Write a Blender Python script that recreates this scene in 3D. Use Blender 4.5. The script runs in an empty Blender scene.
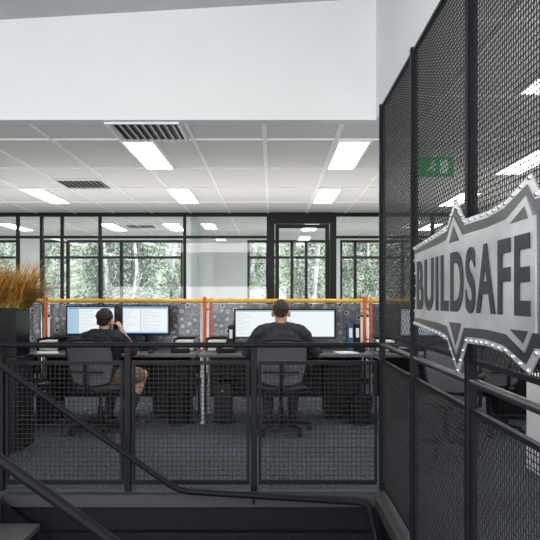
import bpy, math, random
from mathutils import Vector, Matrix, noise
random.seed(7)
R=math.radians
sc=bpy.context.scene
sc.view_settings.view_transform='Standard'
COL=sc.collection

# ------------------------------------------------------------------ materials
def newmat(name):
    m=bpy.data.materials.new(name); m.use_nodes=True
    nt=m.node_tree; nt.nodes.clear()
    out=nt.nodes.new('ShaderNodeOutputMaterial')
    return m,nt,out
def mat(name,col,rough=.5,metal=0.,var=.08,scale=20.,bump=0.,emit=0.,stretch=None,spec=.5,seethru=0.):
    m,nt,out=newmat(name)
    b=nt.nodes.new('ShaderNodeBsdfPrincipled')
    tc=nt.nodes.new('ShaderNodeTexCoord'); mp=nt.nodes.new('ShaderNodeMapping')
    if stretch: mp.inputs['Scale'].default_value=stretch
    n=nt.nodes.new('ShaderNodeTexNoise'); n.inputs['Scale'].default_value=scale; n.inputs['Detail'].default_value=3
    cr=nt.nodes.new('ShaderNodeValToRGB')
    c=Vector(col)
    cr.color_ramp.elements[0].position=.3; cr.color_ramp.elements[1].position=.7
    cr.color_ramp.elements[0].color=(*[max(0,x*(1-var)) for x in c],1)
    cr.color_ramp.elements[1].color=(*[min(1,x*(1+var)) for x in c],1)
    L=nt.links.new
    L(tc.outputs['Object'],mp.inputs['Vector']); L(mp.outputs[0],n.inputs['Vector']); L(n.outputs['Fac'],cr.inputs[0]); L(cr.outputs[0],b.inputs['Base Color'])
    b.inputs['Roughness'].default_value=rough; b.inputs['Metallic'].default_value=metal
    b.inputs['Specular IOR Level'].default_value=spec
    if emit:
        L(cr.outputs[0],b.inputs['Emission Color']); b.inputs['Emission Strength'].default_value=emit
    if bump:
        bp=nt.nodes.new('ShaderNodeBump'); bp.inputs['Strength'].default_value=bump; bp.inputs['Distance'].default_value=.01
        L(n.outputs['Fac'],bp.inputs['Height']); L(bp.outputs[0],b.inputs['Normal'])
    if seethru:
        t=nt.nodes.new('ShaderNodeBsdfTransparent'); mx=nt.nodes.new('ShaderNodeMixShader'); mx.inputs[0].default_value=seethru
        L(b.outputs[0],mx.inputs[1]); L(t.outputs[0],mx.inputs[2]); L(mx.outputs[0],out.inputs[0])
    else: L(b.outputs[0],out.inputs[0])
    return m
def glassmat(name,tint=(.95,.98,.975)):
    m,nt,out=newmat(name); L=nt.links.new
    t=nt.nodes.new('ShaderNodeBsdfTransparent'); t.inputs[0].default_value=(*tint,1)
    g=nt.nodes.new('ShaderNodeBsdfGlossy'); g.inputs['Roughness'].default_value=.02
    f=nt.nodes.new('ShaderNodeFresnel'); f.inputs['IOR'].default_value=1.5
    mx=nt.nodes.new('ShaderNodeMixShader')
    L(f.outputs[0],mx.inputs[0]); L(t.outputs[0],mx.inputs[1]); L(g.outputs[0],mx.inputs[2]); L(mx.outputs[0],out.inputs[0])
    return m
M={}
M['white']=mat('painted_plaster',(.83,.84,.85),.7,var=.012,scale=3)
M['voidceil']=mat('void_ceiling_paint',(.52,.54,.56),.8,var=.02,scale=3)
M['tile']=mat('mineral_fibre_tile',(.80,.795,.78),.9,var=.03,scale=90,bump=.1)
M['tbar']=mat('tbar_white',(.97,.97,.96),.5,var=.01)
M['black']=mat('black_powdercoat',(.008,.009,.010),.45,var=.15,spec=.3)
M['steel']=mat('charcoal_steel',(.008,.009,.012),.5,metal=0,var=.15,spec=.18)
M['wire']=mat('mesh_wire_steel',(.017,.018,.020),.5,metal=0,var=.15,spec=.25)
M['railmetal']=mat('rail_metal',(.06,.063,.07),.3,metal=.6,var=.08)
M['dark']=mat('dark_plastic',(.009,.009,.011),.5,spec=.25)
M['drawer']=mat('dark_drawer',(.008,.009,.011),.6,spec=.2)
M['fabric']=mat('grey_mesh_fabric',(.14,.146,.158),.85,var=.3,scale=160,spec=.2,seethru=.2)
M['seat']=mat('dark_seat_fabric',(.03,.032,.036),.9,var=.2,scale=150)
M['chrome']=mat('polished_metal',(.55,.56,.58),.3,metal=1.,var=.03)
M['grey']=mat('grey_laminate',(.08,.083,.09),.45,var=.05)
M['edge']=mat('edge_steel',(.05,.053,.058),.5,metal=.2)
M['lgrey']=mat('light_grey_metal',(.46,.47,.48),.4,var=.03)
M['orange']=mat('orange_enamel',(.80,.12,.02),.4,var=.05)
M['amber']=mat('amber_tube',(.80,.44,.03),.4,var=.1)
M['green']=mat('exit_green',(.01,.42,.12),.4,emit=.35,var=.02)
M['exitwhite']=mat('exit_white',(.7,.8,.7),.4,emit=.3,var=.01)
M['paper']=mat('white_paper',(.80,.80,.78),.8,var=.02)
M['blue']=mat('blue_binder',(.03,.09,.22),.5); M['redb']=mat('red_binder',(.30,.03,.02),.5)
M['skin']=mat('skin',(.50,.28,.19),.55,var=.06,scale=15)
M['hairbrown']=mat('brown_hair',(.050,.028,.017),.7,var=.6,scale=90)
M['hairdark']=mat('dark_hair',(.018,.012,.009),.7,var=.5,scale=90)
M['shirt']=mat('charcoal_shirt',(.045,.048,.054),.9,var=.15,scale=25,bump=.3,spec=.1)
M['shirt2']=mat('dark_grey_shirt',(.032,.036,.042),.9,var=.15,scale=25,bump=.3,spec=.1)
M['khaki']=mat('khaki_cloth',(.17,.13,.09),.9,var=.1,scale=60)
M['darktrouser']=mat('dark_trousers',(.02,.021,.027),.9,var=.1,scale=60)
M['shoe']=mat('dark_shoe',(.02,.016,.013),.5)
M['sock']=mat('dark_sock',(.02,.021,.024),.9)
M['eye']=mat('eye_white',(.8,.8,.78),.3); M['iris']=mat('iris',(.05,.03,.02),.3)
M['bark']=mat('gum_bark',(.64,.61,.57),.8,var=.35,scale=6,bump=.4)
M['leafa']=mat('gum_leaf',(.15,.17,.125),.7,var=.3,scale=4); M['leafb']=mat('pale_gum_leaf',(.44,.47,.40),.7,var=.3,scale=4)
M['grass']=mat('bushland_ground',(.32,.33,.26),.9,var=.6,scale=1.2)
M['pl1']=mat('orange_leaf',(.62,.26,.04),.5,var=.3); M['pl2']=mat('golden_green_leaf',(.50,.43,.10),.5,var=.3); M['pl3']=mat('red_brown_leaf',(.36,.14,.04),.5,var=.3)
M['soil']=mat('soil',(.03,.02,.015),.9)
M['gloss']=mat('gloss_black',(.004,.004,.005),.3,spec=.15)
M['glass']=glassmat('clear_glass')
M['plate']=mat('brushed_steel_plate',(.66,.68,.71),.32,metal=.75,var=.30,scale=2.4,stretch=(1.2,1,1.8))
M['plate1']=mat('pale_brushed_plate',(.80,.82,.85),.34,metal=.7,var=.15,scale=2.2,stretch=(1.6,1,3))
M['plate2']=mat('dark_brushed_plate',(.07,.074,.082),.3,metal=.7,var=.45,scale=3)
M['letter']=mat('letter_steel',(.016,.020,.028),.4,metal=0,var=.1,scale=2,spec=.3)
M['tread']=mat('grey_tread',(.10,.105,.11),.6,var=.1,scale=60,bump=.2)
M['lamp']=mat('lamp_diffuser',(1,.985,.95),.5,emit=13.,var=.01)
def emis(name,c,s=.85):
    m,nt,out=newmat(name); e=nt.nodes.new('ShaderNodeEmission'); e.inputs[0].default_value=(*c,1); e.inputs[1].default_value=s
    nt.links.new(e.outputs[0],out.inputs[0]); return m
M['s_white']=emis('screen_white',(.88,.94,.96),1.0); M['s_pale']=emis('screen_pale_blue',(.50,.72,.88)); M['s_blue']=emis('screen_blue',(.10,.28,.62)); M['s_grey']=emis('screen_grey',(.55,.60,.66)); M['s_line']=emis('screen_text_grey',(.42,.52,.62))
def carpet():
    m,nt,out=newmat('carpet_tiles'); L=nt.links.new
    b=nt.nodes.new('ShaderNodeBsdfPrincipled'); b.inputs['Roughness'].default_value=.95; b.inputs['Specular IOR Level'].default_value=.1
    tc=nt.nodes.new('ShaderNodeTexCoord')
    n=nt.nodes.new('ShaderNodeTexNoise'); n.inputs['Scale'].default_value=45; n.inputs['Detail'].default_value=5
    cr=nt.nodes.new('ShaderNodeValToRGB'); cr.color_ramp.elements[0].position=.35; cr.color_ramp.elements[1].position=.68
    cr.color_ramp.elements[0].color=(.030,.036,.047,1); cr.color_ramp.elements[1].color=(.145,.160,.190,1)
    br=nt.nodes.new('ShaderNodeTexBrick'); br.inputs['Scale'].default_value=1; br.inputs['Mortar Size'].default_value=.004
    br.inputs['Brick Width'].default_value=1.;br.inputs['Row Height'].default_value=.5
    br.inputs['Color1'].default_value=(.8,.8,.8,1);br.inputs['Color2'].default_value=(1.1,1.1,1.1,1);br.inputs['Mortar'].default_value=(.6,.6,.6,1)
    mx=nt.nodes.new('ShaderNodeMix'); mx.data_type='RGBA'; mx.blend_type='MULTIPLY'; mx.inputs['Factor'].default_value=1
    L(tc.outputs['Object'],n.inputs['Vector']);L(tc.outputs['Object'],br.inputs['Vector']);L(n.outputs['Fac'],cr.inputs[0])
    L(cr.outputs[0],mx.inputs['A']);L(br.outputs['Color'],mx.inputs['B']);L(mx.outputs['Result'],b.inputs['Base Color']);L(b.outputs[0],out.inputs[0])
    return m
M['carpet']=carpet()
def studded():
    m,nt,out=newmat('punched_steel_panel'); L=nt.links.new
    b=nt.nodes.new('ShaderNodeBsdfPrincipled'); b.inputs['Roughness'].default_value=.3; b.inputs['Metallic'].default_value=.6
    tc=nt.nodes.new('ShaderNodeTexCoord')
    v=nt.nodes.new('ShaderNodeTexVoronoi'); v.inputs['Scale'].default_value=13; v.inputs['Randomness'].default_value=.5
    n=nt.nodes.new('ShaderNodeTexNoise'); n.inputs['Scale'].default_value=3
    cr=nt.nodes.new('ShaderNodeValToRGB')
    e=cr.color_ramp.elements; e[0].position=.0; e[0].color=(.02,.02,.024,1); e[1].position=.22; e[1].color=(.04,.04,.045,1)
    x=e.new(.34); x.color=(.48,.49,.51,1); x=e.new(.52); x.color=(.16,.165,.175,1); x=e.new(.9); x.color=(.30,.31,.33,1)
    bp=nt.nodes.new('ShaderNodeBump'); bp.inputs['Strength'].default_value=.5; bp.inputs['Distance'].default_value=.01
    mx=nt.nodes.new('ShaderNodeMix'); mx.data_type='RGBA'; mx.blend_type='MULTIPLY'; mx.inputs['Factor'].default_value=.8
    L(tc.outputs['Object'],v.inputs['Vector']);L(tc.outputs['Object'],n.inputs['Vector']);L(v.outputs['Distance'],cr.inputs[0]);L(cr.outputs[0],mx.inputs['A']);L(n.outputs['Fac'],mx.inputs['B']);L(mx.outputs['Result'],b.inputs['Base Color'])
    L(v.outputs['Distance'],bp.inputs['Height']);L(bp.outputs[0],b.inputs['Normal']);L(b.outputs[0],out.inputs[0])
    return m
M['stud']=studded()
# ------------------------------------------------------------------ mesh builder
class MB:
    def __init__(s): s.v=[];s.f=[];s.m=[]
    def box(s,x0,x1,y0,y1,z0,z1,m=0,T=None):
        b=len(s.v)
        vs=[(x0,y0,z0),(x1,y0,z0),(x1,y1,z0),(x0,y1,z0),(x0,y0,z1),(x1,y0,z1),(x1,y1,z1),(x0,y1,z1)]
        if T: vs=[tuple(T@Vector(v)) for v in vs]
        s.v+=vs
        for f in [(0,3,2,1),(4,5,6,7),(0,1,5,4),(1,2,6,5),(2,3,7,6),(3,0,4,7)]:
            s.f.append(tuple(b+i for i in f)); s.m.append(m)
        return s
    def tube(s,p,q,r,r2=None,seg=12,m=0,T=None):
        p=Vector(p);q=Vector(q); r2=r if r2 is None else r2
        if T: p=T@p;q=T@q
        d=(q-p)
        if d.length<1e-7: return s
        d.normalize(); a=d.orthogonal().normalized(); c=d.cross(a); b=len(s.v)
        for (o,rr) in ((p,r),(q,r2)):
            for i in range(seg):
                t=2*math.pi*i/seg; s.v.append(tuple(o+(a*math.cos(t)+c*math.sin(t))*rr))
        for i in range(seg):
            j=(i+1)%seg; s.f.append((b+i,b+j,b+seg+j,b+seg+i)); s.m.append(m)
        s.f.append(tuple(b+i for i in reversed(range(seg)))); s.m.append(m)
        s.f.append(tuple(b+seg+i for i in range(seg))); s.m.append(m)
        return s
    def sph(s,c,r,su=16,sv=10,m=0,T=None):
        if not hasattr(r,'__len__'): r=(r,r,r)
        c=Vector(c); b=len(s.v); P=lambda v: tuple(T@v) if T else tuple(v)
        s.v.append(P(c+Vector((0,0,r[2]))))
        for j in range(1,sv):
            t=math.pi*j/sv
            for i in range(su):
                a=2*math.pi*i/su
                s.v.append(P(c+Vector((r[0]*math.sin(t)*math.cos(a),r[1]*math.sin(t)*math.sin(a),r[2]*math.cos(t)))))
        s.v.append(P(c-Vector((0,0,r[2])))); e=len(s.v)-1
        for i in range(su):
            k=(i+1)%su
            s.f.append((b,b+1+i,b+1+k)); s.m.append(m)
            s.f.append((e,e-su+k,e-su+i)); s.m.append(m)
            for j in range(sv-2):
                q=b+1+j*su; s.f.append((q+i,q+su+i,q+su+k,q+k)); s.m.append(m)
        return s
    def cap(s,p,r1,q,r2,T=None,seg=14,m=0):
        s.tube(p,q,r1,r2,seg=seg,T=T,m=m); s.sph(p,r1,seg,8,T=T,m=m); s.sph(q,r2,seg,8,T=T,m=m); return s
    def path(s,pts,r,seg=12,m=0):
        for a,b in zip(pts,pts[1:]): s.tube(a,b,r,seg=seg,m=m)
        for p in pts[1:-1]: s.sph(p,r,seg,8,m=m)
        return s
    def prism(s,pts,y0,y1,m=0):
        b=len(s.v); n=len(pts)
        for y in (y0,y1):
            for (x,z) in pts: s.v.append((x,y,z))
        s.f.append(tuple(b+i for i in range(n))); s.m.append(m)
        s.f.append(tuple(b+n+i for i in reversed(range(n)))); s.m.append(m)
        for i in range(n):
            j=(i+1)%n; s.f.append((b+j,b+i,b+n+i,b+n+j)); s.m.append(m)
        return s
    def wire(s,p0,d,a,n,step,amp,ph,r,m=0):
        p0=Vector(p0);d=Vector(d);a=Vector(a);c=d.cross(a); b=len(s.v)
        offs=[tuple(a*(u*r)+c*(w*r)) for (u,w) in ((1,1),(-1,1),(-1,-1),(1,-1))]
        for i in range(n+1):
            o=p0+d*(step*i)+a*(amp*(1 if (i+ph)%2 else -1)); ox,oy,oz=o
            for t in offs: s.v.append((ox+t[0],oy+t[1],oz+t[2]))
        for i in range(n):
            q=b+i*4
            s.f+=[(q,q+1,q+5,q+4),(q+1,q+2,q+6,q+5),(q+2,q+3,q+7,q+6),(q+3,q,q+4,q+7)]; s.m+=[m]*4
        return s
def setprops(o,label,cat,kind=None,group=None):
    if label:o['label']=label
    if cat:o['category']=cat
    if kind:o['kind']=kind
    if group:o['group']=group
def mk(name,mb,mats,parent=None,loc=(0,0,0),rot=0,smooth=False,bevel=0,label=None,cat=None,kind=None,group=None):
    me=bpy.data.meshes.new(name); me.from_pydata(mb.v,[],mb.f)
    if not isinstance(mats,(list,tuple)): mats=[mats]
    for x in mats: me.materials.append(M[x] if isinstance(x,str) else x)
    me.polygons.foreach_set('material_index',mb.m)
    me.update()
    if smooth:
        me.polygons.foreach_set('use_smooth',[True]*len(me.polygons)); me.set_sharp_from_angle(angle=R(40))
    o=bpy.data.objects.new(name,me); COL.objects.link(o); o.location=loc; o.rotation_euler=(0,0,rot)
    if parent:o.parent=parent
    if bevel:
        bv=o.modifiers.new('b','BEVEL'); bv.width=bevel; bv.segments=2; bv.limit_method='ANGLE'
    setprops(o,label,cat,kind,group)
    return o
def root(name,label,cat,loc=(0,0,0),rot=0,group=None,kind=None):
    o=bpy.data.objects.new(name,None); o.empty_display_size=.1; COL.objects.link(o); o.location=loc; o.rotation_euler=(0,0,rot)
    setprops(o,label,cat,kind,group); return o
def copything(o,loc,rot=None,label=None,parent=None):
    n=o.copy(); COL.objects.link(n)
    if parent: n.parent=parent
    else:
        n.location=loc
        if rot is not None:n.rotation_euler=(0,0,rot)
        if label:n['label']=label
    for c in list(o.children): copything(c,None,parent=n)
    return n
def struct(name,mb,m,label,cat,**k): return mk(name,mb,m,label=label,cat=cat,kind='structure',**k)

# ------------------------------------------------------------------ people
def remesh(name,mb,m,parent,vox,sm=6,disp=0):
    o=mk(name,mb,m)
    md=o.modifiers.new('r','REMESH'); md.mode='VOXEL'; md.voxel_size=vox; md.use_smooth_shade=True
    s=o.modifiers.new('s','SMOOTH'); s.factor=.5; s.iterations=sm
    bpy.context.view_layer.update()
    me=bpy.data.meshes.new_from_object(o.evaluated_get(bpy.context.evaluated_depsgraph_get()))
    bpy.data.objects.remove(o)
    me.name=name
    if disp:
        for v in me.vertices: v.co+=v.normal*disp*noise.noise(v.co*22)
    me.polygons.foreach_set('use_smooth',[True]*len(me.polygons))
    o=bpy.data.objects.new(name,me); COL.objects.link(o)
    if parent: o.parent=parent
    return o
def hand(b,wr,dr,nrm,side,curl):
    wr=Vector(wr); dr=Vector(dr).normalized(); nrm=Vector(nrm); nrm=(nrm-dr*nrm.dot(dr)).normalized(); s=dr.cross(nrm).normalized()
    if s.dot(Vector(side))<0: s=-s
    b.cap(wr,.026,wr+dr*.03,.026)
    for i in range(4):
        o=(1.5-i)*.019; b.cap(wr+dr*.02+s*o*.7,.014,wr+dr*.088+s*o,.0115)
    ln=[.068,.078,.073,.058]
    for i in range(4):
        p=wr+dr*.088+s*((1.5-i)*.020); a=curl*.5; l=ln[i]
        for k,(fr,rr) in enumerate(((.45,.0095),(.3,.0088),(.25,.0078))):
            d=dr*math.cos(a)+nrm*math.sin(a); q=p+d*l*fr+s*(1.5-i)*.0015; b.cap(p,rr,q,rr-.0008,seg=10); p=q; a+=curl*.7
    p=wr+dr*.025+s*.026; q=p+(dr*.7+s*.65+nrm*.25).normalized()*.042; b.cap(p,.015,q,.0115,seg=10)
    e=q+(dr*.95+s*.15+nrm*.3).normalized()*.032; b.cap(q,.011,e,.009,seg=10)
def person(label,loc,rot,k,lean,arms,legs,headyaw,mats,short,shorts=False,wide=1.0):
    r=root('person',label,'person',loc,rot)
    def S(v): v=Vector(v); z=.5+(v.z-.5)*k; return Vector((v.x*wide,v.y+max(0,(v.z-.5))*lean,z))
    HT=Matrix.Translation(S((0,.015,1.18)))@Matrix.Rotation(headyaw[0],4,'Z')@Matrix.Rotation(headyaw[1],4,'X')@Matrix.Rotation(headyaw[2],4,'Y')
    def torso(b,g):
        b.sph(S((0,0,.565)),(.17+g,.125+g,.11+g)); b.sph(S((0,.005,.72)),(.158*wide+g,.115+g,.17+g)); b.sph(S((0,0,.88)),(.186*wide+g,.118+g,.165+g))
        for s in (-1,1):
            b.cap(S((0,-.01,1.030)),.052+g,S((s*.105,-.008,1.015)),.058+g); b.cap(S((s*.105,-.008,1.015)),.058+g,S((s*.186,-.005,.985)),.060+g); b.cap(S((s*.1,-.01,.9)),.09+g,S((s*.06,-.01,.98)),.07+g)
        b.cap(S((0,-.01,1.02)),.062+g,S((0,.0,1.048)),.054+g)
    b=MB(); torso(b,-.004)
    b.cap(S((0,-.01,1.0)),.060,S((0,.005,1.12)),.059)
    H=lambda c,rr:b.sph(c,rr,20,14,T=HT)
    H((0,-.012,.03),(.076,.096,.09)); H((0,.022,-.03),(.063,.068,.082)); H((0,.042,-.078),(.044,.042,.032)); H((0,.078,.022),(.048,.014,.012))
    H((0,.083,-.062),(.024,.012,.009)); H((.036,.07,-.025),(.02,.018,.02)); H((-.036,.07,-.025),(.02,.018,.02))
    b.cap((0,.088,.008),.009,(0,.108,-.03),.013,T=HT)
    for s in (-1,1): H((s*.083,-.006,-.010),(.015,.02,.034))
    for s in (-1,1):
        sh,el,wr=[Vector(q) for q in arms[s]['j']]; sh=S(sh)
        b.cap(sh,.052,el,.041); b.cap(el,.041,el+(wr-el)*.35,.042); b.cap(el+(wr-el)*.35,.042,wr,.027)
        hd=Vector(arms[s]['d']); hand(b,wr,hd,arms[s]['n'],arms[s]['s'],arms[s]['c'])
        hp,kn,an,toe=legs[s]; b.cap(hp,.085,kn,.060); b.cap(kn,.058,Vector(kn)+(Vector(an)-Vector(kn))*.35,.060); b.cap(Vector(kn)+(Vector(an)-Vector(kn))*.35,.060,an,.038); b.cap(an,.036,toe,.028)
    remesh('body',b,mats['skin'],r,.007,3)
    b=MB(); torso(b,.012)
    for s in (-1,1):
        sh,el,wr=[Vector(q) for q in arms[s]['j']]; sh=S(sh)
        if short: b.tube(sh,sh+(el-sh)*.92,.070,.060,seg=18); b.sph(sh,.070)
        else: b.cap(sh,.072,el,.061); b.tube(el,el+(wr-el)*.92,.060,.043,seg=18)
    b.tube(S((0,-.005,1.03)),S((0,.0,1.078)),.069,.063,seg=20)
    remesh('shirt',b,mats['shirt'],r,.009,4,.010)
    b=MB(); b.sph(S((0,.0,.54)),(.178,.14,.095))
    for s in (-1,1):
        hp,kn,an,toe=legs[s]; hp=Vector(hp); kn=Vector(kn); an=Vector(an)
        if shorts: b.sph(hp,.098); b.tube(hp,hp+(kn-hp)*.95,.098,.084,seg=20)
        else: b.cap(hp,.098,kn,.073); b.sph(kn,.074); b.tube(kn,kn+(an-kn)*.95,.072,.058,seg=18)
    remesh('shorts' if shorts else 'trousers',b,mats['trousers'],r,.010,4,.005)
    for s in (-1,1):
        hp,kn,an,toe=legs[s]; an=Vector(an); toe=Vector(toe); kn=Vector(kn); d=(toe-an); d.z=0; d.normalize()
        b=MB(); b.cap(an-d*.03+Vector((0,0,-.035)),.042,an+d*.14+Vector((0,0,-.045)),.036); b.cap(an,.046,an-Vector((0,0,.03)),.045)
        b.v=[(p[0],p[1],max(p[2],.004)) for p in b.v]
        remesh('shoe',b,'shoe',r,.008,3)
        if shorts: mk('sock',MB().tube(an,an+(kn-an)*.30,.046,.054,seg=20).tube(an+(kn-an)*.30,an+(kn-an)*.55,.056,.066,seg=20),'sock',parent=r,smooth=True)
    b=MB(); b.sph((0,-.024,.044),(.079,.096,.088),24,16,T=HT); b.sph((0,-.060,.002),(.062,.042,.052),18,12,T=HT)
    for s in (-1,1): b.sph((s*.064,-.026,.032),(.015,.042,.036),14,10,T=HT)
    rnd=random.Random(3)
    for i in range(300):
        t=math.acos(1-rnd.uniform(0,1.15)); a=rnd.uniform(0,6.283); v=Vector((.077*math.sin(t)*math.cos(a),.094*math.sin(t)*math.sin(a)-.024,.044+.086*math.cos(t)))
        if a<math.pi and t>1.1: continue
        b.cap(v*.98,.006,v*1.03+Vector((rnd.uniform(-.007,.007),-.003,rnd.uniform(-.004,.006))),.0035,seg=6,T=HT)
    remesh('hair',b,mats['hair'],r,.005,1,.004)
    for s in (-1,1):
        e=MB(); e.sph((s*.03,.080,.004),.012,14,10,T=HT,m=0); e.sph((s*.03,.0905,.004),(.006,.003,.006),12,8,T=HT,m=1); mk('eye',e,['eye','iris'],parent=r,smooth=True)
    return r,HT
Lg={s:((s*.10,.03,.535),(s*.14,.46,.535),(s*.13,.44,.10),(s*.15,.57,.045)) for s in (-1,1)}
LgB={-1:((-.10,.03,.535),(-.12,.43,.535),(-.12,.30,.11),(-.14,.42,.045)),1:((.10,.03,.535),(.24,.38,.535),(.17,.20,.12),(.19,.33,.045))}
armsA={-1:dict(j=((-.190,-.005,.98),(-.34,.12,.79),(-.19,.36,.80)),d=(.3,1,-.04),n=(0,0,-1),s=(1,0,0),c=.3),
        1:dict(j=((.190,-.005,.98),(.34,.12,.79),(.20,.36,.80)),d=(-.25,1,-.04),n=(0,0,-1),s=(-1,0,0),c=.3)}
person('seated man from behind, brown hair, charcoal shirt, typing at keyboard',(.09,6.66,0),0,1.0,.03,armsA,Lg,(R(-4),R(-4),0),
       dict(skin='skin',shirt='shirt',trousers='darktrouser',hair='hairbrown'),False,False,1.12)
YB=R(-20); PX=-1.70
armsB={-1:dict(j=((-.185,-.005,.98),(-.25,.14,.72),(-.13,.36,.66)),d=(.2,1,-.15),n=(0,0,-1),s=(1,0,0),c=.35),
        1:dict(j=((.185,-.005,.98),(.25,.23,.77),(.165,.14,.965)),d=(-.30,-.2,1),n=(-1,-.1,-.3),s=(0,1,.2),c=.55)}
rB,HB=person('seated man, dark short hair, dark polo, khaki shorts, phone at ear',(PX,6.64,0),YB,.87,.09,armsB,LgB,(R(4),R(-4),R(3)),
       dict(skin='skin',shirt='shirt2',trousers='khaki',hair='hairdark'),True,True,1.04)
Wm=Matrix.Translation(Vector((PX,6.64,0)))@Matrix.Rotation(YB,4,'Z')@HB
ph=MB(); ph.box(-.005,.005,-.035,.035,-.075,.075,T=Matrix.Rotation(R(-25),4,'X'))
mk('mobile_phone',ph,'dark',loc=Wm@Vector((.106,.02,-.03)),rot=R(-20),label='dark mobile phone held to the ear',cat='phone')

CH=2.67
# ------------------------------------------------------------------ shell
b=MB().box(-7,6,4.6,14.2,-.3,0); b.box(.80,6,-2.2,4.6,-.3,0); b.box(-7,-1.8,2.6,4.6,-.3,0)
struct('floor',b,'carpet','dark blue-grey mottled carpet tile floor of the office','floor')
b=MB().box(-7,.72,-2.2,4.5,-1.0,-.85)
struct('floor_landing',b,'tread','grey stair landing below the office floor','floor')
b=MB().box(-1.8,.80,4.5,4.6,-.85,-.08); b.box(.72,.80,-2.2,4.5,-.85,-.08); b.box(-1.8,.72,4.44,4.5,-.30,-.24); b.box(-1.8,.72,4.44,4.5,-.86,-.80)
struct('trim_1',b,'steel','dark steel edge beam around the stair opening','trim')
b=MB().box(-1.8,.80,4.47,4.6,-.078,0); b.box(.69,.80,-2.2,4.47,-.078,0)
struct('trim_2',b,'edge','dark grey metal nosing along the floor edge','trim')
b=MB().box(-7.1,6,5.10,14.2,CH,CH+.1); b.box(.9,6,-2.2,5.10,CH,CH+.1)
struct('ceiling',b,'tile','suspended ceiling of pale grey mineral tiles','ceiling')
b=MB()
gx=[.54+.6*k for k in range(-13,10)]
for x in gx:
    y0=5.12 if x<.88 else -2.2
    if x<-7 or x>6: continue
    w=.019 if round((x-.54)/.6)%3==0 or abs(x+.06)<.01 else .012
    b.box(x-w,x+w,y0,10.36,CH-.012,CH); b.box(x-.011,x+.011,10.44,13.98,CH-.012,CH)
gy=[5.63+1.2*k for k in range(-6,8)]
for y in gy:
    if y>13.9: continue
    x0=-7 if y>5.12 else .92
    if abs(y-10.4)<.08: continue
    b.box(x0,6,y-.015,y+.015,CH-.0125,CH)
struct('trim_3',b,'tbar','white metal grid of the suspended ceiling','trim')
b=MB()
zc=lambda x:3.41+.058*(x+2.04)
b.v=[(-7.1,-2.2,zc(-7.1)),(.78,-2.2,zc(.78)),(.78,5.0,zc(.78)),(-7.1,5.0,zc(-7.1))]; b.v+=[(x,y,z+.1) for x,y,z in b.v]
b.f=[(0,1,2,3),(7,6,5,4),(0,4,5,1),(1,5,6,2),(2,6,7,3),(3,7,4,0)]; b.m=[0]*6
struct('ceiling_void',b,'voidceil','grey sloping ceiling above the stairwell','ceiling')
struct('wall_bulkhead',MB().box(-7.1,.78,5.0,5.12,CH-.01,4),'white','white plaster bulkhead above the office opening','wall')
struct('wall_bulkhead_side',MB().box(.78,.9,-2.2,5.12,CH-.01,4),'white','white plaster bulkhead above the mesh screen','wall')
struct('wall_left',MB().box(-7.2,-7.0,-2.2,14.2,-1,4),'white','white side wall of the office','wall')
struct('wall_right',MB().box(6,6.2,-2.2,14.2,-1,4),'white','white side wall of the office','wall')
struct('wall_rear',MB().box(-7.2,6.2,-2.4,-2.2,-1,4),'white','white wall closing the stairwell','wall')
struct('wall_partition',MB().box(-1.27,-1.17,10.43,14.0,0,CH),'white','white plaster partition wall between the rear offices','wall')
b=MB(); W0,W1=.95,2.57
b.box(-7,6,14,14.2,0,W0); b.box(-7,6,14,14.2,W1,CH)
piers=[(-7,-6.4),(-5.3,-4.85),(-1.87,-.52),(1.22,1.43),(3.2,3.6),(5.2,6)]
for a,c in piers: b.box(a,c,14,14.2,W0,W1)
struct('wall_far',b,'white','white outer wall with window openings','wall')
wins=[(-6.4,-5.3,[-5.85]),(-4.85,-1.87,[-4.3,-3.6,-3.17]),(-.52,1.22,[-.1,.42,.72]),(1.43,3.2,[1.75,2.3,2.75]),(3.6,5.2,[4.4])]
wn=1
for a,c,ms in wins:
    b=MB(); e=.03
    b.box(a,c,14.02,14.1,W0,W0+.05); b.box(a,c,14.02,14.1,W1-.05,W1); b.box(a,a+.05,14.02,14.1,W0,W1); b.box(c-.05,c,14.02,14.1,W0,W1)
    for x in ms: b.box(x-e,x+e,14.02,14.1,W0,W1)
    b.box(a,c,14.03,14.09,2.18,2.23)
    o=struct('window_%d'%wn,b,'black','black aluminium framed window looking onto trees','window'); wn+=1
    mk('window_glass',MB().box(a+.02,c-.02,14.055,14.062,W0+.02,W1-.02),'glass',parent=o)
stops=[-7,-5.6,-3.96,-3.59,-3.27,-2.68,-1.36,-.06]
stops2=[.98,1.75,2.5,3.4,4.6,6]
def bay(a,c,tr=True,thick=.022):
    global wn
    b=MB(); t=thick; Y0,Y1=10.37,10.43
    b.box(a,a+t,Y0,Y1,0,CH); b.box(c-t,c,Y0,Y1,0,CH); b.box(a+t,c-t,Y0,Y1,CH-.06,CH); b.box(a+t,c-t,Y0,Y1,0,.1)
    if tr: b.box(a+t,c-t,Y0,Y1,2.27,2.31)
    o=struct('window_%d'%wn,b,'black','full-height black framed glass partition bay','glass partition'); wn+=1
    mk('glass_pane',MB().box(a+t,c-t,10.397,10.403,.1,CH-.06),'glass',parent=o)
for a,c in zip(stops,stops[1:]): bay(a,c)
for a,c in zip(stops2,stops2[1:]): bay(a,c)
b=MB(); b.box(-.06,.04,10.34,10.46,0,CH); b.box(.90,.98,10.34,10.46,0,CH); b.box(.04,.90,10.34,10.46,2.50,CH)
struct('trim_4',b,'black','thick black door frame in the glass partition','door frame')
b=MB(); b.box(.05,.11,10.38,10.42,.01,2.49); b.box(.83,.89,10.38,10.42,.01,2.49); b.box(.11,.83,10.38,10.42,2.43,2.49); b.box(.11,.83,10.38,10.42,.01,.12)
d=struct('door_1',b,'black','black framed glass door','door')
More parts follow.
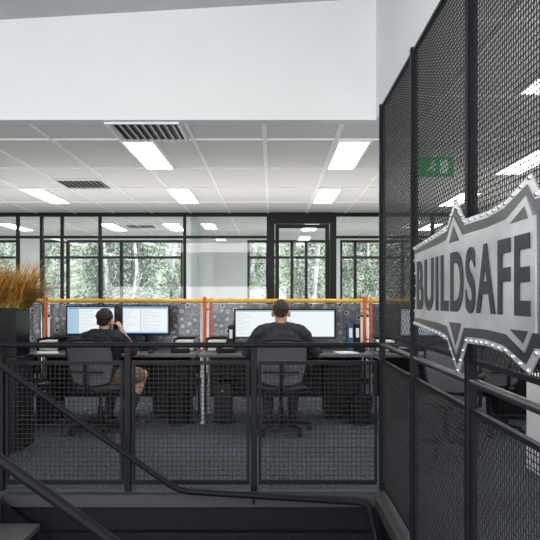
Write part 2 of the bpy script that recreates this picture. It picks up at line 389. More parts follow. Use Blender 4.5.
mk('glass_pane',MB().box(.11,.83,10.397,10.403,.12,2.43),'glass',parent=d)
mk('door_handle',MB().path([(.16,10.36,1.0),(.16,10.33,1.0),(.16,10.33,1.3),(.16,10.36,1.3)],.012),'chrome',parent=d,smooth=True)

# ------------------------------------------------------------------ ceiling lights / vents
def troffer(x,y):
    r=root('ceiling_light','long recessed fluorescent troffer with white frame','ceiling light',(x,y,CH-.02),group='ceiling troffers')
    f=MB(); w,l=.15,.595
    f.box(-w,-w+.025,-l,l,-.005,.02); f.box(w-.025,w,-l,l,-.005,.02); f.box(-w+.025,w-.025,-l,-l+.02,-.005,.02); f.box(-w+.025,w-.025,l-.02,l,-.005,.02)
    mk('light_frame',f,'tbar',parent=r)
    mk('diffuser',MB().box(-w+.025,w-.025,-l+.02,l-.02,.003,.012),'lamp',parent=r)
    return r
t0=troffer(-1.14,6.23)
for (x,y) in [(-1.14,8.63),(.70,6.23),(.70,8.63),(-2.92,8.63),(-4.72,6.23),(-4.72,8.63),(1.74,3.75),(2.5,6.53),(2.5,8.93),(4.3,4.2),(4.3,6.53),(4.3,8.93),(1.74,1.0),(-1.8,12.3),(.70,12.3),(-2.92,12.3),(-4.72,12.3),(2.9,12.3)]:
    copything(t0,(x,y,CH-.02))
def vent(x,y):
    r=root('air_vent','square louvred ceiling air vent','air vent',(x,y,CH-.02),group='ceiling vents')
    f=MB(); w=.285
    f.box(-w,-w+.02,-w,w,-.005,.02); f.box(w-.02,w,-w,w,-.005,.02); f.box(-w+.02,w-.02,-w,-w+.02,-.005,.02); f.box(-w+.02,w-.02,w-.02,w,-.005,.02)
    mk('vent_frame',f,'tbar',parent=r)
    l=MB()
    for k in range(9):
        u=-.232+k*.058; l.box(-.013,.013,-.26,.26,-.003,.001,T=Matrix.Translation((u,0,.0))@Matrix.Rotation(R(25),4,'Y'))
    mk('louvre',l,'lgrey',parent=r)
    mk('duct_back',MB().box(-.264,.264,-.264,.264,.012,.019),'dark',parent=r)
    return r
v0=vent(-.99,5.34)
for p in ((-2.19,7.74),(-3.99,7.74),(-2.4,12.2)): copything(v0,(p[0],p[1],CH-.02))

# ------------------------------------------------------------------ mesh infill
CACHE={}
def infill(L,H,pitch,r,axis):
    b=MB(); nu=int(round(L/pitch)); nv=int(round(H/pitch)); pu=L/nu; pv=H/nv
    d=Vector((1,0,0)) if axis=='x' else Vector((0,1,0)); a=Vector((0,1,0)) if axis=='x' else Vector((1,0,0)); z=Vector((0,0,1))
    for i in range(nu+1): b.wire(d*(i*pu),z,a,nv,pv,r*.9,i,r)
    for j in range(nv+1): b.wire(z*(j*pv),d,a,nu,pu,r*.9,j+1,r)
    return b
def addinfill(L,H,pitch,r,axis,parent,loc):
    key=(round(L,2),round(H,2),axis)
    if key in CACHE:
        o=CACHE[key].copy(); COL.objects.link(o); o.parent=parent; o.location=loc
    else:
        o=mk('mesh_infill',infill(L,H,pitch,r,axis),'wire',parent=parent,loc=loc); CACHE[key]=o
fb=root('balustrade','dark steel balustrade with woven wire mesh panels','balustrade',(-1.0,4.6,0))
px=[-2.73,-1.865,-.993,-.124,.755]
for i,x in enumerate(px):
    xl=x+1.0
    if i<4: mk('post',MB().box(xl-.021,xl+.021,-.025,.025,0,.985),'steel',parent=fb,bevel=.003)
for a,c in zip(px,px[1:]):
    a+=1.0+.021+.010; c+=1.0-.021-.010
    f=MB(); t=.018; f.box(a,a+t,-.012,.012,.04,.89); f.box(c-t,c,-.012,.012,.04,.89); f.box(a+t,c-t,-.012,.012,.04,.07); f.box(a+t,c-t,-.012,.012,.865,.89)
    p=mk('panel_frame',f,'steel',parent=fb)
    addinfill(c-a-2*t,.795,.0315,.0018,'x',p,(a+t,0,.07))
mk('handrail',MB().tube((-1.9,0,1.0),(1.73,0,1.0),.018,seg=16),'steel',parent=fb,smooth=True)
ss=root('mesh_screen','tall dark steel screen with woven wire mesh panels and handrail','mesh screen',(.76,4.6,0))
py=[0,-1.03,-2.05,-3.08,-4.1]
for i,y in enumerate(py): mk('post',MB().box(-.020,.020,-.020+y,.020+y,0,CH-.012),'steel',parent=ss,bevel=.003)
for a,c in zip(py,py[1:]):
    a2=a-.025; c2=a-1.025+.025; t=.018
    for (z0,z1) in ((1.07,2.645),(.045,.90)):
        f=MB(); f.box(-.011,.011,c2,c2+t,z0,z1); f.box(-.011,.011,a2-t,a2,z0,z1); f.box(-.011,.011,c2+t,a2-t,z0,z0+t); f.box(-.011,.011,c2+t,a2-t,z1-t,z1)
        p=mk('panel_frame',f,'steel',parent=ss)
        addinfill(a2-c2-2*t,z1-z0-2*t,.0205,.0014,'y',p,(0,c2+t,z0+t))
mk('handrail',MB().tube((-.0,0,1.0),(0,-4.3,1.0),.016,seg=16),'railmetal',parent=ss,smooth=True)

# ------------------------------------------------------------------ stairs
st=root('staircase','dark steel stair flight with grey treads and tubular handrails','staircase',(-1.2,3.85,-.85))
ox,oy,oz=-1.2,3.85,-.85
Lc=lambda x,y,z:(x-ox,y-oy,z-oz)
for k in range(1,5):
    x0=-1.8+.24*(k-1); b=MB(); p=Lc(x0,3.34,-.17*k-.04); q=Lc(x0+.265,4.42,-.17*k); b.box(p[0],q[0],p[1],q[1],p[2],q[2]); mk('tread',b,'tread',parent=st,bevel=.004)
for y in (3.32,4.425):
    b=MB(); pts=[(-1.8-ox,-.02-oz),(-1.8-ox,-.30-oz),(-1.05-ox,-.849-oz),(-.72-ox,-.849-oz)]
    b.prism(pts,y-oy-.006,y-oy+.006); mk('stringer',b,'steel',parent=st)
def arc(pts,rad=.09,n=6):
    out=[Vector(pts[0])]
    for a,c,e in zip(pts,pts[1:],pts[2:]):
        a,c,e=Vector(a),Vector(c),Vector(e); p=c+(a-c).normalized()*rad; q=c+(e-c).normalized()*rad
        for i in range(n+1):
            t=i/n; out.append(p*(1-t)**2+c*2*t*(1-t)+q*t*t)
    out.append(Vector(pts[-1])); return out
hr=arc([Lc(-2.3,4.42,1.23),Lc(-.62,4.42,.045),Lc(.64,4.42,-.035),Lc(.66,3.2,-.60)])
mk('handrail',MB().path(hr,.021),'steel',parent=st,smooth=True)
for (x,z) in ((-1.865,.925),(-.993,.308),(-.124,.012)):
    b=MB()
    b.path([Lc(x,4.42,z-.02),Lc(x,4.50,z-.05),Lc(x,4.574,z-.05)] if z>.1 else [Lc(x,4.42,z-.02),Lc(x,4.45,z-.06),Lc(x,4.468,z-.06)],.007)
    mk('bracket',b,'steel',parent=st,smooth=True)
hr=arc([Lc(-2.3,3.3,1.205),Lc(-.55,3.3,-.055),Lc(.2,3.3,-.06)])
mk('handrail',MB().path(hr,.029),'steel',parent=st,smooth=True)
mk('rail_post',MB().tube(Lc(-1.75,3.3,.79),Lc(-1.75,3.3,-.1),.018),'steel',parent=st,smooth=True)
mk('rail_post',MB().tube(Lc(-.6,3.3,-.03),Lc(-.6,3.3,-.85),.018),'steel',parent=st,smooth=True)

# ------------------------------------------------------------------ sign
sg=root('wall_sign','riveted brushed steel starburst sign reading BUILDSAFE on mesh screen','sign',(.70,2.5,1.31),R(-90))
# mirror-like backing star
burst=[(-.80,.262),(-.30,.290),(-.17,.300),(-.055,.385),(.07,.295),(.34,.290),(.50,.300),(.69,.345),(.74,.290),(.80,.290),(.80,-.150),(.74,-.150),(.68,-.205),(.50,-.160),(.32,-.150),(.09,-.155),(-.02,-.280),(-.17,-.165),(-.30,-.150),(-.80,-.122),(-.755,.068)]
mk('backing_plate',MB().prism(burst,.002,.007),'plate1',parent=sg,label='pale brushed steel backing star')
dk=[((x)*.975-.004,(z-.068)*.90+.068) for x,z in burst]
mk('dark_star_plate',MB().prism(dk,-.0005,.0015),'plate2',parent=sg,label='dark steel star layer')
main=[(-.745,.222),(-.30,.232),(-.16,.240),(-.055,.320),(.06,.238),(.34,.234),(.52,.240),(.67,.285),(.715,.225),(.740,.225),(.740,-.088),(.715,-.088),(.66,-.145),(.52,-.102),(.34,-.096),(.08,-.100),(-.022,-.205),(-.15,-.104),(-.30,-.095),(-.745,-.085),(-.71,.068)]
mk('star_plate',MB().prism(main,-.005,-.001),'plate',parent=sg,label='brushed steel starburst face plate')
for tri in ([(-.12,.222),(-.053,.285),(.025,.222)],[(-.115,-.086),(-.023,-.170),(.05,-.086)],[(.55,.222),(.663,.258),(.69,.222)],[(.55,-.085),(.655,-.120),(.69,-.085)]):
    mk('facet',MB().prism(tri,-.0065,-.0055),'plate2',parent=sg)
pts=[]
mid=[((a[0]*.6+c[0]*.4),(a[1]*.6+c[1]*.4)) for a,c in zip(burst,dk)]
def along(a,c,sp,y=.0005):
    L_=math.dist(a,c); n=max(1,round(L_/sp))
    for i in range(n): pts.append((a[0]+(c[0]-a[0])*i/n,y,a[1]+(c[1]-a[1])*i/n))
for i in range(len(mid)):
    a=mid[i]; c=mid[(i+1)%len(mid)]
    along(a,c,.060)
rm=None
for (x,y,z) in pts:
    if rm is None:
        bb=MB(); bb.sph((0,0,0),(.0075,.006,.0075),14,8); rm=mk('rivet',bb,'chrome',parent=sg,loc=(x,y,z),smooth=True)
    else:
        o=rm.copy(); COL.objects.link(o); o.parent=sg; o.location=(x,y,z)
def textmesh(s,w,h,depth,bold):
    cu=bpy.data.curves.new('t','FONT'); cu.body=s; cu.size=1; cu.extrude=.02; cu.offset=bold; cu.space_character=1.16
    o=bpy.data.objects.new('t',cu); COL.objects.link(o); bpy.context.view_layer.update()
    me=bpy.data.meshes.new_from_object(o.evaluated_get(bpy.context.evaluated_depsgraph_get())); bpy.data.objects.remove(o)
    xs=[v.co.x for v in me.vertices]; ys=[v.co.y for v in me.vertices]; zs=[v.co.z for v in me.vertices]
    x0,x1,y0,y1,z0,z1=min(xs),max(xs),min(ys),max(ys),min(zs),max(zs)
    for v in me.vertices:
        x=((v.co.x-x0)/(x1-x0)-.5)*w; y=((v.co.y-y0)/(y1-y0)-.5)*h; z=(v.co.z-z0)/(z1-z0)*depth
        v.co=(x,-z,y)
    return me
me=textmesh('BUILDSAFE',1.40,.232,.003,.024); me.materials.append(M['letter'])
o=bpy.data.objects.new('lettering',me); COL.objects.link(o); o.parent=sg; o.location=(.008,-.0055,.069)
for (x,z) in ((-.35,.07),(.0,.2),(.0,-.1),(.6,.2),(.6,-.05)):
    mk('standoff',MB().tube((x,.007,z),(x,.044,z),.01),'chrome',parent=sg,smooth=True)

# ------------------------------------------------------------------ desks
J=[-4.53,-2.66,-.79,1.09,2.96,4.83]
def desk(cx):
    r=root('desk','charcoal workstation desk with slim pale metal legs and drawer pedestal','desk',(cx,7.38,0),group='workstation desks')
    mk('desktop',MB().box(-.925,.925,-.40,.40,.71,.74),'grey',parent=r,bevel=.003)
    for x in (-.88,.88):
        b=MB(); t=.012; b.box(x-t,x+t,-.36,-.336,.02,.71); b.box(x-t,x+t,.32,.344,.02,.71); b.box(x-t,x+t,-.336,.32,.68,.70)
        b.tube((x,-.348,0),(x,-.348,.02),.025); b.tube((x,.332,0),(x,.332,.02),.025)
        mk('leg',b,'lgrey' if x<0 else 'dark',parent=r)
    mk('modesty_panel',MB().box(-.86,.86,.28,.295,.20,.70),'dark',parent=r)
    p=mk('drawer_pedestal',MB().box(.42,.82,-.10,.25,.06,.66),'drawer',parent=r,bevel=.004)
    for k in range(3):
        dd=mk('drawer',MB().box(.43,.81,-.115,-.101,.08+k*.19,.255+k*.19),'drawer',parent=p)
        mk('handle',MB().box(.55,.69,-.125,-.116,.215+k*.19,.225+k*.19),'dark',parent=dd)
    return r
ds=desk(.15)
for a,c in zip(J,J[1:]):
    cx=(a+c)/2
    if abs(cx-.15)>.1: copything(ds,(cx,7.38,0))
sr=root('desk_screen','punched grey steel desk divider with orange posts and amber tube rail','desk divider',(.15,7.85,0))
for a,c in zip(J,J[1:]):
    mk('panel',MB().box(a-.15+.05,c-.15-.05,-.012,.012,.45,1.265),'stud',parent=sr,label='punched grey steel panel')
for j in J:
    x=j-.15; b=MB(); b.tube((x,0,.70),(x,0,1.35),.021,seg=16)
    for z in (1.30,.80): b.tube((x,0,z-.025),(x,0,z+.025),.030,seg=16)
    if abs(j+.79)<.1 or abs(j-1.09)<.1:
        b.tube((x+.075,0,.75),(x+.075,0,1.33),.018,seg=16)
        for z in (.85,1.2): b.tube((x,0,z),(x+.075,0,z),.012,seg=10)
    p=mk('post',b,'orange',parent=sr,smooth=True,label='orange scaffold post')
    mk('post_foot',MB().tube((x,0,0),(x,0,.012),.06,seg=20).tube((x,0,.012),(x,0,.70),.018,seg=14),'dark',parent=p,smooth=True)
mk('rail',MB().tube((J[0]-.15,-.0,1.30),(J[-1]-.15,0,1.30),.024,seg=16),'amber',parent=sr,smooth=True,label='amber tube rail')
def screen(kind,h,seed,W=.275):
    rn=random.Random(seed); b=MB(); Y=-.003
    L0,L1,B0,B1=-W+.017,W-.017,h-.150,h+.150
    b.box(L0,L1,Y,-.0003,B0,B1,m=1 if kind in('sheet','mail') else 3)
    def win(x0,x1,z0,z1,body,dens=1.):
        b.box(x0,x1,Y-.0006,Y-.0001,z0,z1,m=body); b.box(x0,x1,Y-.0012,Y-.0007,z1-.012,z1,m=2 if kind in('sheet','mail') else 4)
        z=z1-.028
        while z>z0+.012:
            w=rn.uniform(.2,.85)*dens; b.box(x0+.008,x0+.008+(x1-x0-.016)*w,Y-.0012,Y-.0007,z,z+.0025,m=4); z-=.0165
    if kind=='sheet': win(L0+.01,L0+.20,B0+.02,B1-.008,0); win(L0+.21,L1-.01,B0+.02,B1-.008,0)
    elif kind=='mail': win(L0+.006,L0+.12,B0+.016,B1-.006,1); win(L0+.128,L1-.006,B0+.016,B1-.006,0)
    elif kind=='wide': win(L0+.004,L0+.46,B0+.010,B1-.003,0,.5); win(L0+.464,L1-.004,B0+.010,B1-.003,0,.5)
    else: win(L0+.01,L0+.25,B0+.012,B1-.005,0); win(L0+.262,L1-.01,B0+.012,B1-.005,0)
    b.box(L0,L1,Y-.0006,Y-.0001,B0,B0+.009,m=2 if kind!='wide' else 3)
    return b
def monitor(x,zc_,kind,ang=0,W=.275,lab='thin black flat computer monitor showing pale work windows'):
    r=root('monitor',lab,'monitor',(x,7.48,.74),ang,group='desk monitors')
    h=zc_-.74
    b=MB().box(-W,W,0,.03,h-.168,h+.165); mk('monitor_casing',b,'dark',parent=r,bevel=.004)
    mk('screen',screen(kind,h,int(x*100),W),['s_white','s_pale','s_blue','s_grey','s_line'],parent=r)
    s=MB(); s.box(-.11,.11,-.04,.14,0,.012); s.tube((0,.07,.01),(0,.07,h+.02),.016); s.box(-.04,.04,.031,.07,h-.04,h+.04); mk('stand',s,'dark',parent=r,bevel=.002)
    return r
monitor(-2.03,1.08,'mail',R(4)); monitor(-1.42,1.085,'sheet',R(-4))
monitor(.145,1.045,'wide',0,.57,'ultrawide black computer monitor with mostly white screen')
monitor(1.7,1.06,'sheet',R(3)); monitor(2.3,1.06,'doc',R(-3))
monitor(-3.9,1.06,'doc',R(3)); monitor(-3.3,1.06,'mail',R(-3))
def keyboard(x,y):
    b=MB().box(-.22,.22,-.07,.07,0,.015)
    for r_ in range(5):
        for c_ in range(15): b.box(-.21+c_*.028,-.187+c_*.028,-.062+r_*.025,-.041+r_*.025,.015,.020)
    return mk('keyboard',b,'dark',loc=(x,y,.741),label='black computer keyboard on the desk',cat='keyboard',group='keyboards')
k0=keyboard(.12,7.20)
for x in (-1.72,2.0,-3.6): copything(k0,(x,7.20,.741))
b=MB().sph((0,0,.004),(.03,.052,.03),16,10); b.v=[(p[0],p[1],max(p[2],0)) for p in b.v]
m0=mk('mouse',b,'dark',loc=(.52,7.15,.741),smooth=True,label='small black computer mouse on the desk',cat='computer mouse',group='mice')
copything(m0,(-1.3,7.15,.741)); copything(m0,(2.4,7.15,.741))
def deskphone(x):
    r=root('desk_phone','black desk telephone with handset and grey display','telephone',(x,7.25,.741),R(10),group='desk telephones')
    mk('phone_base',MB().box(-.1,.1,-.09,.09,0,.045),'dark',parent=r,bevel=.006)
    mk('display',MB().box(-.02,.08,.02,.07,.0455,.05),'lgrey',parent=r)
    h=MB(); h.path([(-.07,-.08,.06),(-.07,-.05,.075),(-.07,.05,.075),(-.07,.08,.06)],.016); mk('handset',h,'black',parent=r,smooth=True)
    return r
p0=deskphone(-.5); copything(p0,(-1.0,7.25,.741)); copything(p0,(1.4,7.25,.741))
def papers(x,y,a):
    b=MB()
    for k in range(5):
        T=Matrix.Rotation(R(random.uniform(-7,7)),4,'Z'); b.box(-.105,.105,-.148,.148,k*.0012,k*.0012+.0011,T=T)
    return mk('paper_stack',b,'paper',loc=(x,y,.741),rot=a,label='loose stack of white papers on the desk',cat='papers',group='paper stacks')
papers(.80,7.2,.2); papers(-2.42,7.2,.4)
def tray(x,y):
    r=root('document_tray','black two-tier document tray holding papers','document tray',(x,y,.741),group='document trays')
    b=MB()
    for z in (0,.09): b.box(-.12,.12,-.15,.15,z,z+.004); b.box(-.12,-.116,-.15,.15,z+.004,z+.05); b.box(.116,.12,-.15,.15,z+.004,z+.05); b.box(-.116,.116,.146,.15,z+.004,z+.05)
    for x_ in (-.118,.114):
        for y_ in (-.14,.14): b.box(x_,x_+.004,y_-.004,y_+.004,.05,.09)
    mk('tray_body',b,'dark',parent=r); mk('paper',MB().box(-.1,.1,-.13,.13,.095,.112),'paper',parent=r); mk('paper',MB().box(-.1,.1,-.13,.13,.005,.028),'paper',parent=r)
    return r
tr=tray(-.62,7.60); copything(tr,(-.98,7.60,.741)); copything(tr,(-2.50,7.58,.741)); copything(tr,(1.27,7.58,.741))
def binder(x,m,lab,h=.30):
    b=MB(); b.box(-.03,.03,-.13,.13,0,h); b.box(-.0303,-.02,-.1303,-.1295,h*.5,h*.8) if False else None
    r=root('ring_binder',lab,'binder',(x,7.58,.741),group='binders on the desks')
    mk('cover',b,m,parent=r,bevel=.003); mk('spine_label',MB().box(-.018,.018,-.1315,-.1302,h*.5,h*.85),'paper',parent=r)
binder(.88,'blue','blue ring binder standing on the desk'); binder(.955,'dark','black ring binder standing on the desk'); binder(-.30-.16,'dark','black ring binder standing on the desk',.28)
def mug(x,y,m,lab):
    b=MB(); n=20; prof=[(.0,0),(.038,0),(.040,.09),(.036,.09),(.034,.008),(.0,.008)]
    for (r_,z) in prof:
        for i in range(n): t=2*math.pi*i/n; b.v.append((r_*math.cos(t),r_*math.sin(t),z))
    for k in range(len(prof)-1):
        for i in range(n): j=(i+1)%n; b.f.append((k*n+i,k*n+j,(k+1)*n+j,(k+1)*n+i)); b.m.append(0)
    b.path([(.038,0,.075),(.06,0,.07),(.066,0,.045),(.058,0,.02),(.038,0,.018)],.005,8)
    return mk('mug',b,m,loc=(x,y,.741),smooth=True,label=lab,cat='mug')
mug(-.28,7.12,'paper','white ceramic coffee mug on the desk'); mug(.98,7.3,'dark','black ceramic coffee mug on the desk')
def tower(x):
    r=root('computer_tower','black desktop computer tower on the carpet under the desk','computer',(x,7.25,0),group='computer towers')
    mk('tower_case',MB().box(-.09,.09,-.2,.2,.015,.42),'black',parent=r,bevel=.005)
    mk('front_panel',MB().box(-.08,.08,-.208,-.201,.03,.40),'dark',parent=r); mk('power_button',MB().tube((0,-.213,.35),(0,-.208,.35),.008),'lgrey',parent=r)
    b=MB()
    for a_ in (-.08,.06):
        for c_ in (-.17,.15): b.box(a_,a_+.02,c_,c_+.02,0,.015)
    mk('feet',b,'dark',parent=r)
    return r
t1=tower(-.52); copything(t1,(-2.40,7.25,0)); copything(t1,(1.35,7.25,0))
def bin_(x,y):
    b=MB(); n=24; prof=[(0,0),(.11,0),(.14,.30),(.132,.30),(.104,.01),(0,.01)]
    for (r_,z) in prof:
        for i in range(n): t=2*math.pi*i/n; b.v.append((r_*math.cos(t),r_*math.sin(t),z))
    for k in range(len(prof)-1):
        for i in range(n): j=(i+1)%n; b.f.append((k*n+i,k*n+j,(k+1)*n+j,(k+1)*n+i)); b.m.append(0)
    return mk('waste_bin',b,'dark',loc=(x,y,0),smooth=True,label='round black waste bin on the carpet by a desk',cat='waste bin',group='waste bins')
bn=bin_(-.98,7.05); copything(bn,(.93,7.05,0))

# ------------------------------------------------------------------ chairs
def chair(x,y,rot,label):
    r=root('office_chair',label,'office chair',(x,y,0),rot,group='office chairs')
    b=MB().sph((0,.02,.445),(.25,.235,.045),28,12); b.v=[(p[0],p[1],max(p[2],.425)) for p in b.v]
    mk('seat',b,'seat',parent=r,smooth=True)
    root_b=MB(); N=12
    def bp(u,w):
        z=.48+.45*w-.04*abs(u)**3*(1 if w>.5 else -1)*abs(2*w-1); x_=u*(.20+.052*math.sin(min(1,w*1.1)*math.pi*.62)); y_=-.22-.07*w+.03*math.sin(w*math.pi)+.05*(u*u)
        return (x_,y_,z)
    fr=[bp(-1,k/8) for k in range(9)]+[bp(-1+2*k/8,1) for k in range(1,9)]+[bp(1,1-k/8) for k in range(1,9)]+[bp(1-2*k/8,0) for k in range(1,9)]
    root_b.path(fr,.012,8)
    bk=mk('backrest',root_b,'dark',parent=r,smooth=True)
    f=MB()
    for j in range(9):
        for i in range(N+1): f.v.append(bp(-1+2*i/N,j/8))
    nn=len(f.v); f.v+=[(a,b_-.006,c) for a,b_,c in f.v]
    for j in range(8):
        for i in range(N):
            q=j*(N+1)+i; f.f.append((q,q+1,q+N+2,q+N+1)); f.m.append(0); f.f.append((nn+q,nn+q+N+1,nn+q+N+2,nn+q+1)); f.m.append(0)
    mk('back_fabric',f,'fabric',parent=bk,smooth=True)
    s=MB(); s.path([(0,-.02,.40),(0,-.22,.41),(0,-.285,.5),(0,-.30,.70)],.018,10); s.box(-.09,.09,-.12,.10,.385,.42); s.path([(-.17,-.24,.62),(0,-.30,.62),(.17,-.24,.62)],.010,8); mk('back_support',s,'dark',parent=r,smooth=True)
    for sx in (-1,1):
        a=MB(); a.path([(sx*.16,0,.41),(sx*.285,0,.42),(sx*.295,-.01,.60),(sx*.29,.0,.645)],.016,8); a.cap((sx*.29,-.10,.66),.026,(sx*.285,.12,.66),.024)
        mk('armrest',a,'dark',parent=r,smooth=True)
    mk('gas_column',MB().tube((0,0,.12),(0,0,.26),.028).tube((0,0,.25),(0,0,.39),.016),'dark',parent=r,smooth=True)
    w=MB(); cs=[]
    for k in range(5):
        t=2*math.pi*k/5+.3; p=(.30*math.cos(t),.30*math.sin(t)); w.cap((0,0,.115),.026,(p[0],p[1],.078),.016); cs.append(p)
    mk('star_base',w,'dark',parent=r,smooth=True)
    for p in cs:
        c=MB(); c.tube((p[0],p[1]-.022,.029),(p[0],p[1]-.006,.029),.029,seg=16); c.tube((p[0],p[1]+.006,.029),(p[0],p[1]+.022,.029),.029,seg=16); c.tube((p[0],p[1],.03),(p[0],p[1],.075),.009); c.tube((p[0],p[1]-.01,.029),(p[0],p[1]+.01,.029),.01)
        mk('castor',c,'black',parent=r,smooth=True)
    return r
chair(.09,6.62,0,'grey mesh-back swivel office chair under man in charcoal shirt')
c1=chair(-1.70,6.62,R(-16),'grey mesh-back swivel office chair turned under man on phone')
copything(c1,(2.15,6.6,0),R(20),'empty grey mesh-back swivel office chair at a desk')
copything(c1,(1.50,5.75,0),R(150),'empty grey mesh-back swivel office chair on the carpet')
copything(c1,(-2.75,6.75,0),R(15),'empty grey mesh-back swivel office chair beside the planter')

# ------------------------------------------------------------------ planter & cabinet
pc=root('storage_cabinet','low dark office storage cabinet with doors','cabinet',(-2.52,5.9,0))
mk('cabinet_body',MB().box(-.45,.34,-.2,.2,0,.82),'black',parent=pc,bevel=.004)
for x in (-.44,-.05):
    dd=mk('cabinet_door',MB().box(x,x+.38,-.216,-.201,.03,.80),'steel',parent=pc); mk('handle',MB().box(x+.18,x+.21,-.225,-.217,.55,.7),'grey',parent=dd)
pr=root('potted_plant','bushy orange and green grassy plant in square black planter','potted plant',(-2.44,5.9,.822))
PH=.42
b=MB(); b.box(-.26,.24,-.16,.16,0,.02); b.box(-.26,-.245,-.16,.16,.02,PH); b.box(.225,.24,-.16,.16,.02,PH); b.box(-.245,.225,-.16,-.145,.02,PH); b.box(-.245,.225,.145,.16,.02,PH)
mk('planter',b,'gloss',parent=pr,label='glossy black planter'); mk('soil',MB().box(-.245,.225,-.145,.145,.02,PH-.03),'soil',parent=pr)
b=MB(); rn=random.Random(5)
for i in range(2500):
    x=rn.uniform(-.24,.225); y=rn.uniform(-.13,.13); a=rn.uniform(0,6.283); L_=rn.uniform(.18,.56); sp=rn.uniform(.06,.46); w=rn.uniform(.004,.0075); m=rn.choice([0,0,0,1,1,1,2]); q=len(b.v)
    dx,dy=math.cos(a),math.sin(a)
    for k in range(6):
        t=k/5; X=x+.22*t*(.4+x+.24)+dx*sp*t*t; Y=y+dy*sp*t*t*.8; Z=PH-.04+L_*(t-.48*t*t*(sp/.33)); ww=w*(1-t)**.6+.0005
        b.v.append((X-dy*ww,Y+dx*ww,Z)); b.v.append((X+dy*ww,Y-dx*ww,Z))
    for k in range(5): b.f.append((q+2*k,q+2*k+1,q+2*k+3,q+2*k+2)); b.m.append(m)
mk('leaves',b,['pl1','pl2','pl3'],parent=pr)
wc=root('storage_cabinet','low white office storage cabinet','cabinet',(2.29,5.0,0))
mk('cabinet_body',MB().box(-.3,.3,-.22,.22,0,.74),'white',parent=wc,bevel=.004)
for x in (-.29,.005): mk('cabinet_door',MB().box(x,x+.285,-.236,-.221,.03,.72),'tbar',parent=wc)

# exit sign
ex=root('exit_sign','green exit sign with running figure, hung from ceiling','exit sign',(1.47,6.0,CH-.02))
K=.85
mk('sign_box',MB().box(-.18*K,.18*K,-.025,.025,-.06-.2*K,-.06),'green',parent=ex)
b=MB()
y0,y1=-.03,-.0255
P=lambda l:[(x*K,-.06+(z+.06)*K) for x,z in l]
b.prism(P([(.04,-.23),(.13,-.23),(.13,-.09),(.04,-.09)]),y0,y1)
b.sph((-.035*K,-.028,-.06-.04*K),(.012,.004,.012),12,8)
b.prism(P([(-.05,-.12),(-.02,-.118),(-.035,-.17),(-.06,-.168)]),y0,y1); b.prism(P([(-.055,-.165),(-.035,-.168),(-.01,-.195),(-.02,-.23),(-.035,-.228),(-.028,-.2)]),y0,y1)
b.prism(P([(-.06,-.16),(-.045,-.17),(-.075,-.2),(-.11,-.205),(-.108,-.19),(-.082,-.187)]),y0,y1); b.prism(P([(-.02,-.12),(.01,-.15),(.005,-.158),(-.03,-.135)]),y0,y1)
mk('pictogram',b,'exitwhite',parent=ex,label='white running figure and doorway')
mk('hanger',MB().box(-.02,.02,-.01,.01,-.06,.018),'tbar',parent=ex)

# ------------------------------------------------------------------ outside
def gz(y): return -3.6+max(0,y-21)*.15+max(0,y-34)*.20
g=MB(); n=40
for j in range(n+1):
    for i in range(n+1):
        x=-45+90*i/n; y=14.3+50*j/n; g.v.append((x,y,gz(y)+.35*noise.noise(Vector((x*.3,y*.3,0)))))
for j in range(n):
    for i in range(n): q=j*(n+1)+i; g.f.append((q,q+1,q+n+2,q+n+1)); g.m.append(0)
gr=struct('floor_outside',g,'grass','grassy bushland bank rising outside the building','ground',smooth=True)
def tree(seed,nl,th):
    rn=random.Random(seed); r=root('tree','tall pale-barked gum tree with olive foliage','tree',(0,0,-3.6),group='gum trees outside')
    b=MB(); H=rn.uniform(8.5,10.5); pts=[Vector((rn.uniform(-.07,.07)*k,rn.uniform(-.07,.07)*k,H*k/6)) for k in range(7)]
    for k in range(6): b.cap(pts[k],th*(1-k/8),pts[k+1],th*(1-(k+1)/8),seg=8)
    tips=[]
    for k in range(20):
        i=rn.randint(1,5); p=pts[i].lerp(pts[i+1],rn.random()); a=rn.uniform(0,6.283); q=p+Vector((math.cos(a)*rn.uniform(.4,.90),math.sin(a)*rn.uniform(.4,.90),rn.uniform(.3,1.4)))
        b.cap(p,.030,q,.010,seg=6); tips.append(q); tips.append(p.lerp(q,.75))
    mk('trunk',b,'bark',parent=r,smooth=True)
    f=MB()
    cl=lambda v,m_:max(-m_,min(m_,v))
    for i in range(nl):
        c=rn.choice(tips); v=(cl(rn.gauss(0,.25)+c.x,1.25),cl(rn.gauss(0,.24)+c.y,1.25),rn.gauss(0,.32)+c.z); s=rn.uniform(.025,.05)
        u=(rn.uniform(-1,1)*s*1.5,rn.uniform(-1,1)*s*1.5,rn.uniform(-1,1)*s*1.5); w=(-u[1]*.5+.006,u[0]*.5,s*.4); q=len(f.v)
        f.v+=[(v[0]-u[0],v[1]-u[1],v[2]-u[2]),(v[0]+w[0],v[1]+w[1],v[2]+w[2]),(v[0]+u[0],v[1]+u[1],v[2]+u[2]),(v[0]-w[0],v[1]-w[1],v[2]-w[2])]; f.f.append((q,q+1,q+2,q+3)); f.m.append(rn.choice((0,0,1)))
    mk('foliage',f,['leafa','leafb'],parent=r)
    return r
prot=[tree(1,2400,.15),tree(2,4400,.12),tree(3,5600,.10)]
rn=random.Random(11); k=0
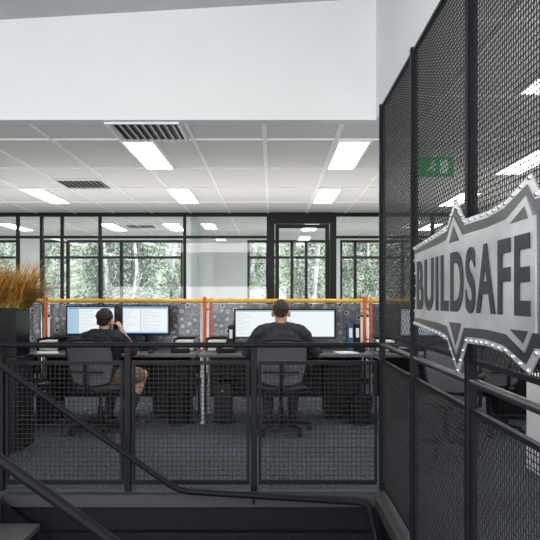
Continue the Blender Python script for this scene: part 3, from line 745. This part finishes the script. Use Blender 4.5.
for row,(Y,nx,sp) in enumerate(((19.5,8,2.7),(23.2,10,2.7),(26.8,12,2.7),(30.4,13,2.7),(34.0,14,2.7))):
    for i in range(nx):
        x=(i-(nx-1)/2)*sp+(row%2)*.9+rn.uniform(-.06,.06); y=Y+rn.uniform(-.3,.3); z=gz(y)-.25
        if k<3: prot[k].location=(x,y,z); prot[k].rotation_euler=(0,0,(k%4)*math.pi/2)
        else: copything(prot[k%3 if row<2 else 1+k%2],(x,y,z),rn.choice((0,1,2,3))*math.pi/2)
        k+=1

# ------------------------------------------------------------------ light
w=bpy.data.worlds.new('w'); sc.world=w; w.use_nodes=True; nt=w.node_tree
bg=nt.nodes['Background']; bg.inputs[0].default_value=(.93,.965,1,1); bg.inputs[1].default_value=1.9
sun=bpy.data.lights.new('sun','SUN'); sun.energy=4.4; sun.angle=R(1); so=bpy.data.objects.new('sun',sun); COL.objects.link(so); so.rotation_euler=(R(50),0,R(25))
def area(name,loc,rot,sx,sy,e,col=(1,.98,.95)):
    l=bpy.data.lights.new(name,'AREA'); l.shape='RECTANGLE'; l.size=sx; l.size_y=sy; l.energy=e; l.color=col
    o=bpy.data.objects.new(name,l); COL.objects.link(o); o.location=loc; o.rotation_euler=rot; return o
area('stairwell_fill',(-1.5,1.2,3.2),(R(25),0,0),3.5,2.0,110)  # unseen fill added above the stairs to brighten the bulkhead
area('rear_fill',(-2.5,-2.1,1.2),(R(100),0,0),6.0,3.4,370,(.98,.99,1))  # added fill behind the camera; the rear wall has no window
area('office_ceiling_fill',(-.5,8.7,.80),(R(217),0,0),8,.9,85)  # fill hidden behind the desk divider, added to lift the ceiling tiles
area('corridor_fill',(-.5,12.4,.35),(R(180),0,0),11,2.4,95)  # added upward fill brightening the rooms behind the glass, no such fitting
area('side_fill',(3.4,2.2,.35),(R(180),0,0),3.0,3.5,75)  # out-of-view fill added beyond the mesh screen, aimed at the ceiling
# ------------------------------------------------------------------ camera
cam=bpy.data.cameras.new('camera'); co=bpy.data.objects.new('camera',cam); COL.objects.link(co)
co.location=(0,0,1.31); co.rotation_euler=(R(90),0,0); cam.sensor_width=36; cam.lens=36*667/540; cam.shift_x=-2/540; cam.shift_y=30/540
cam.clip_start=.05; cam.clip_end=300
sc.camera=co
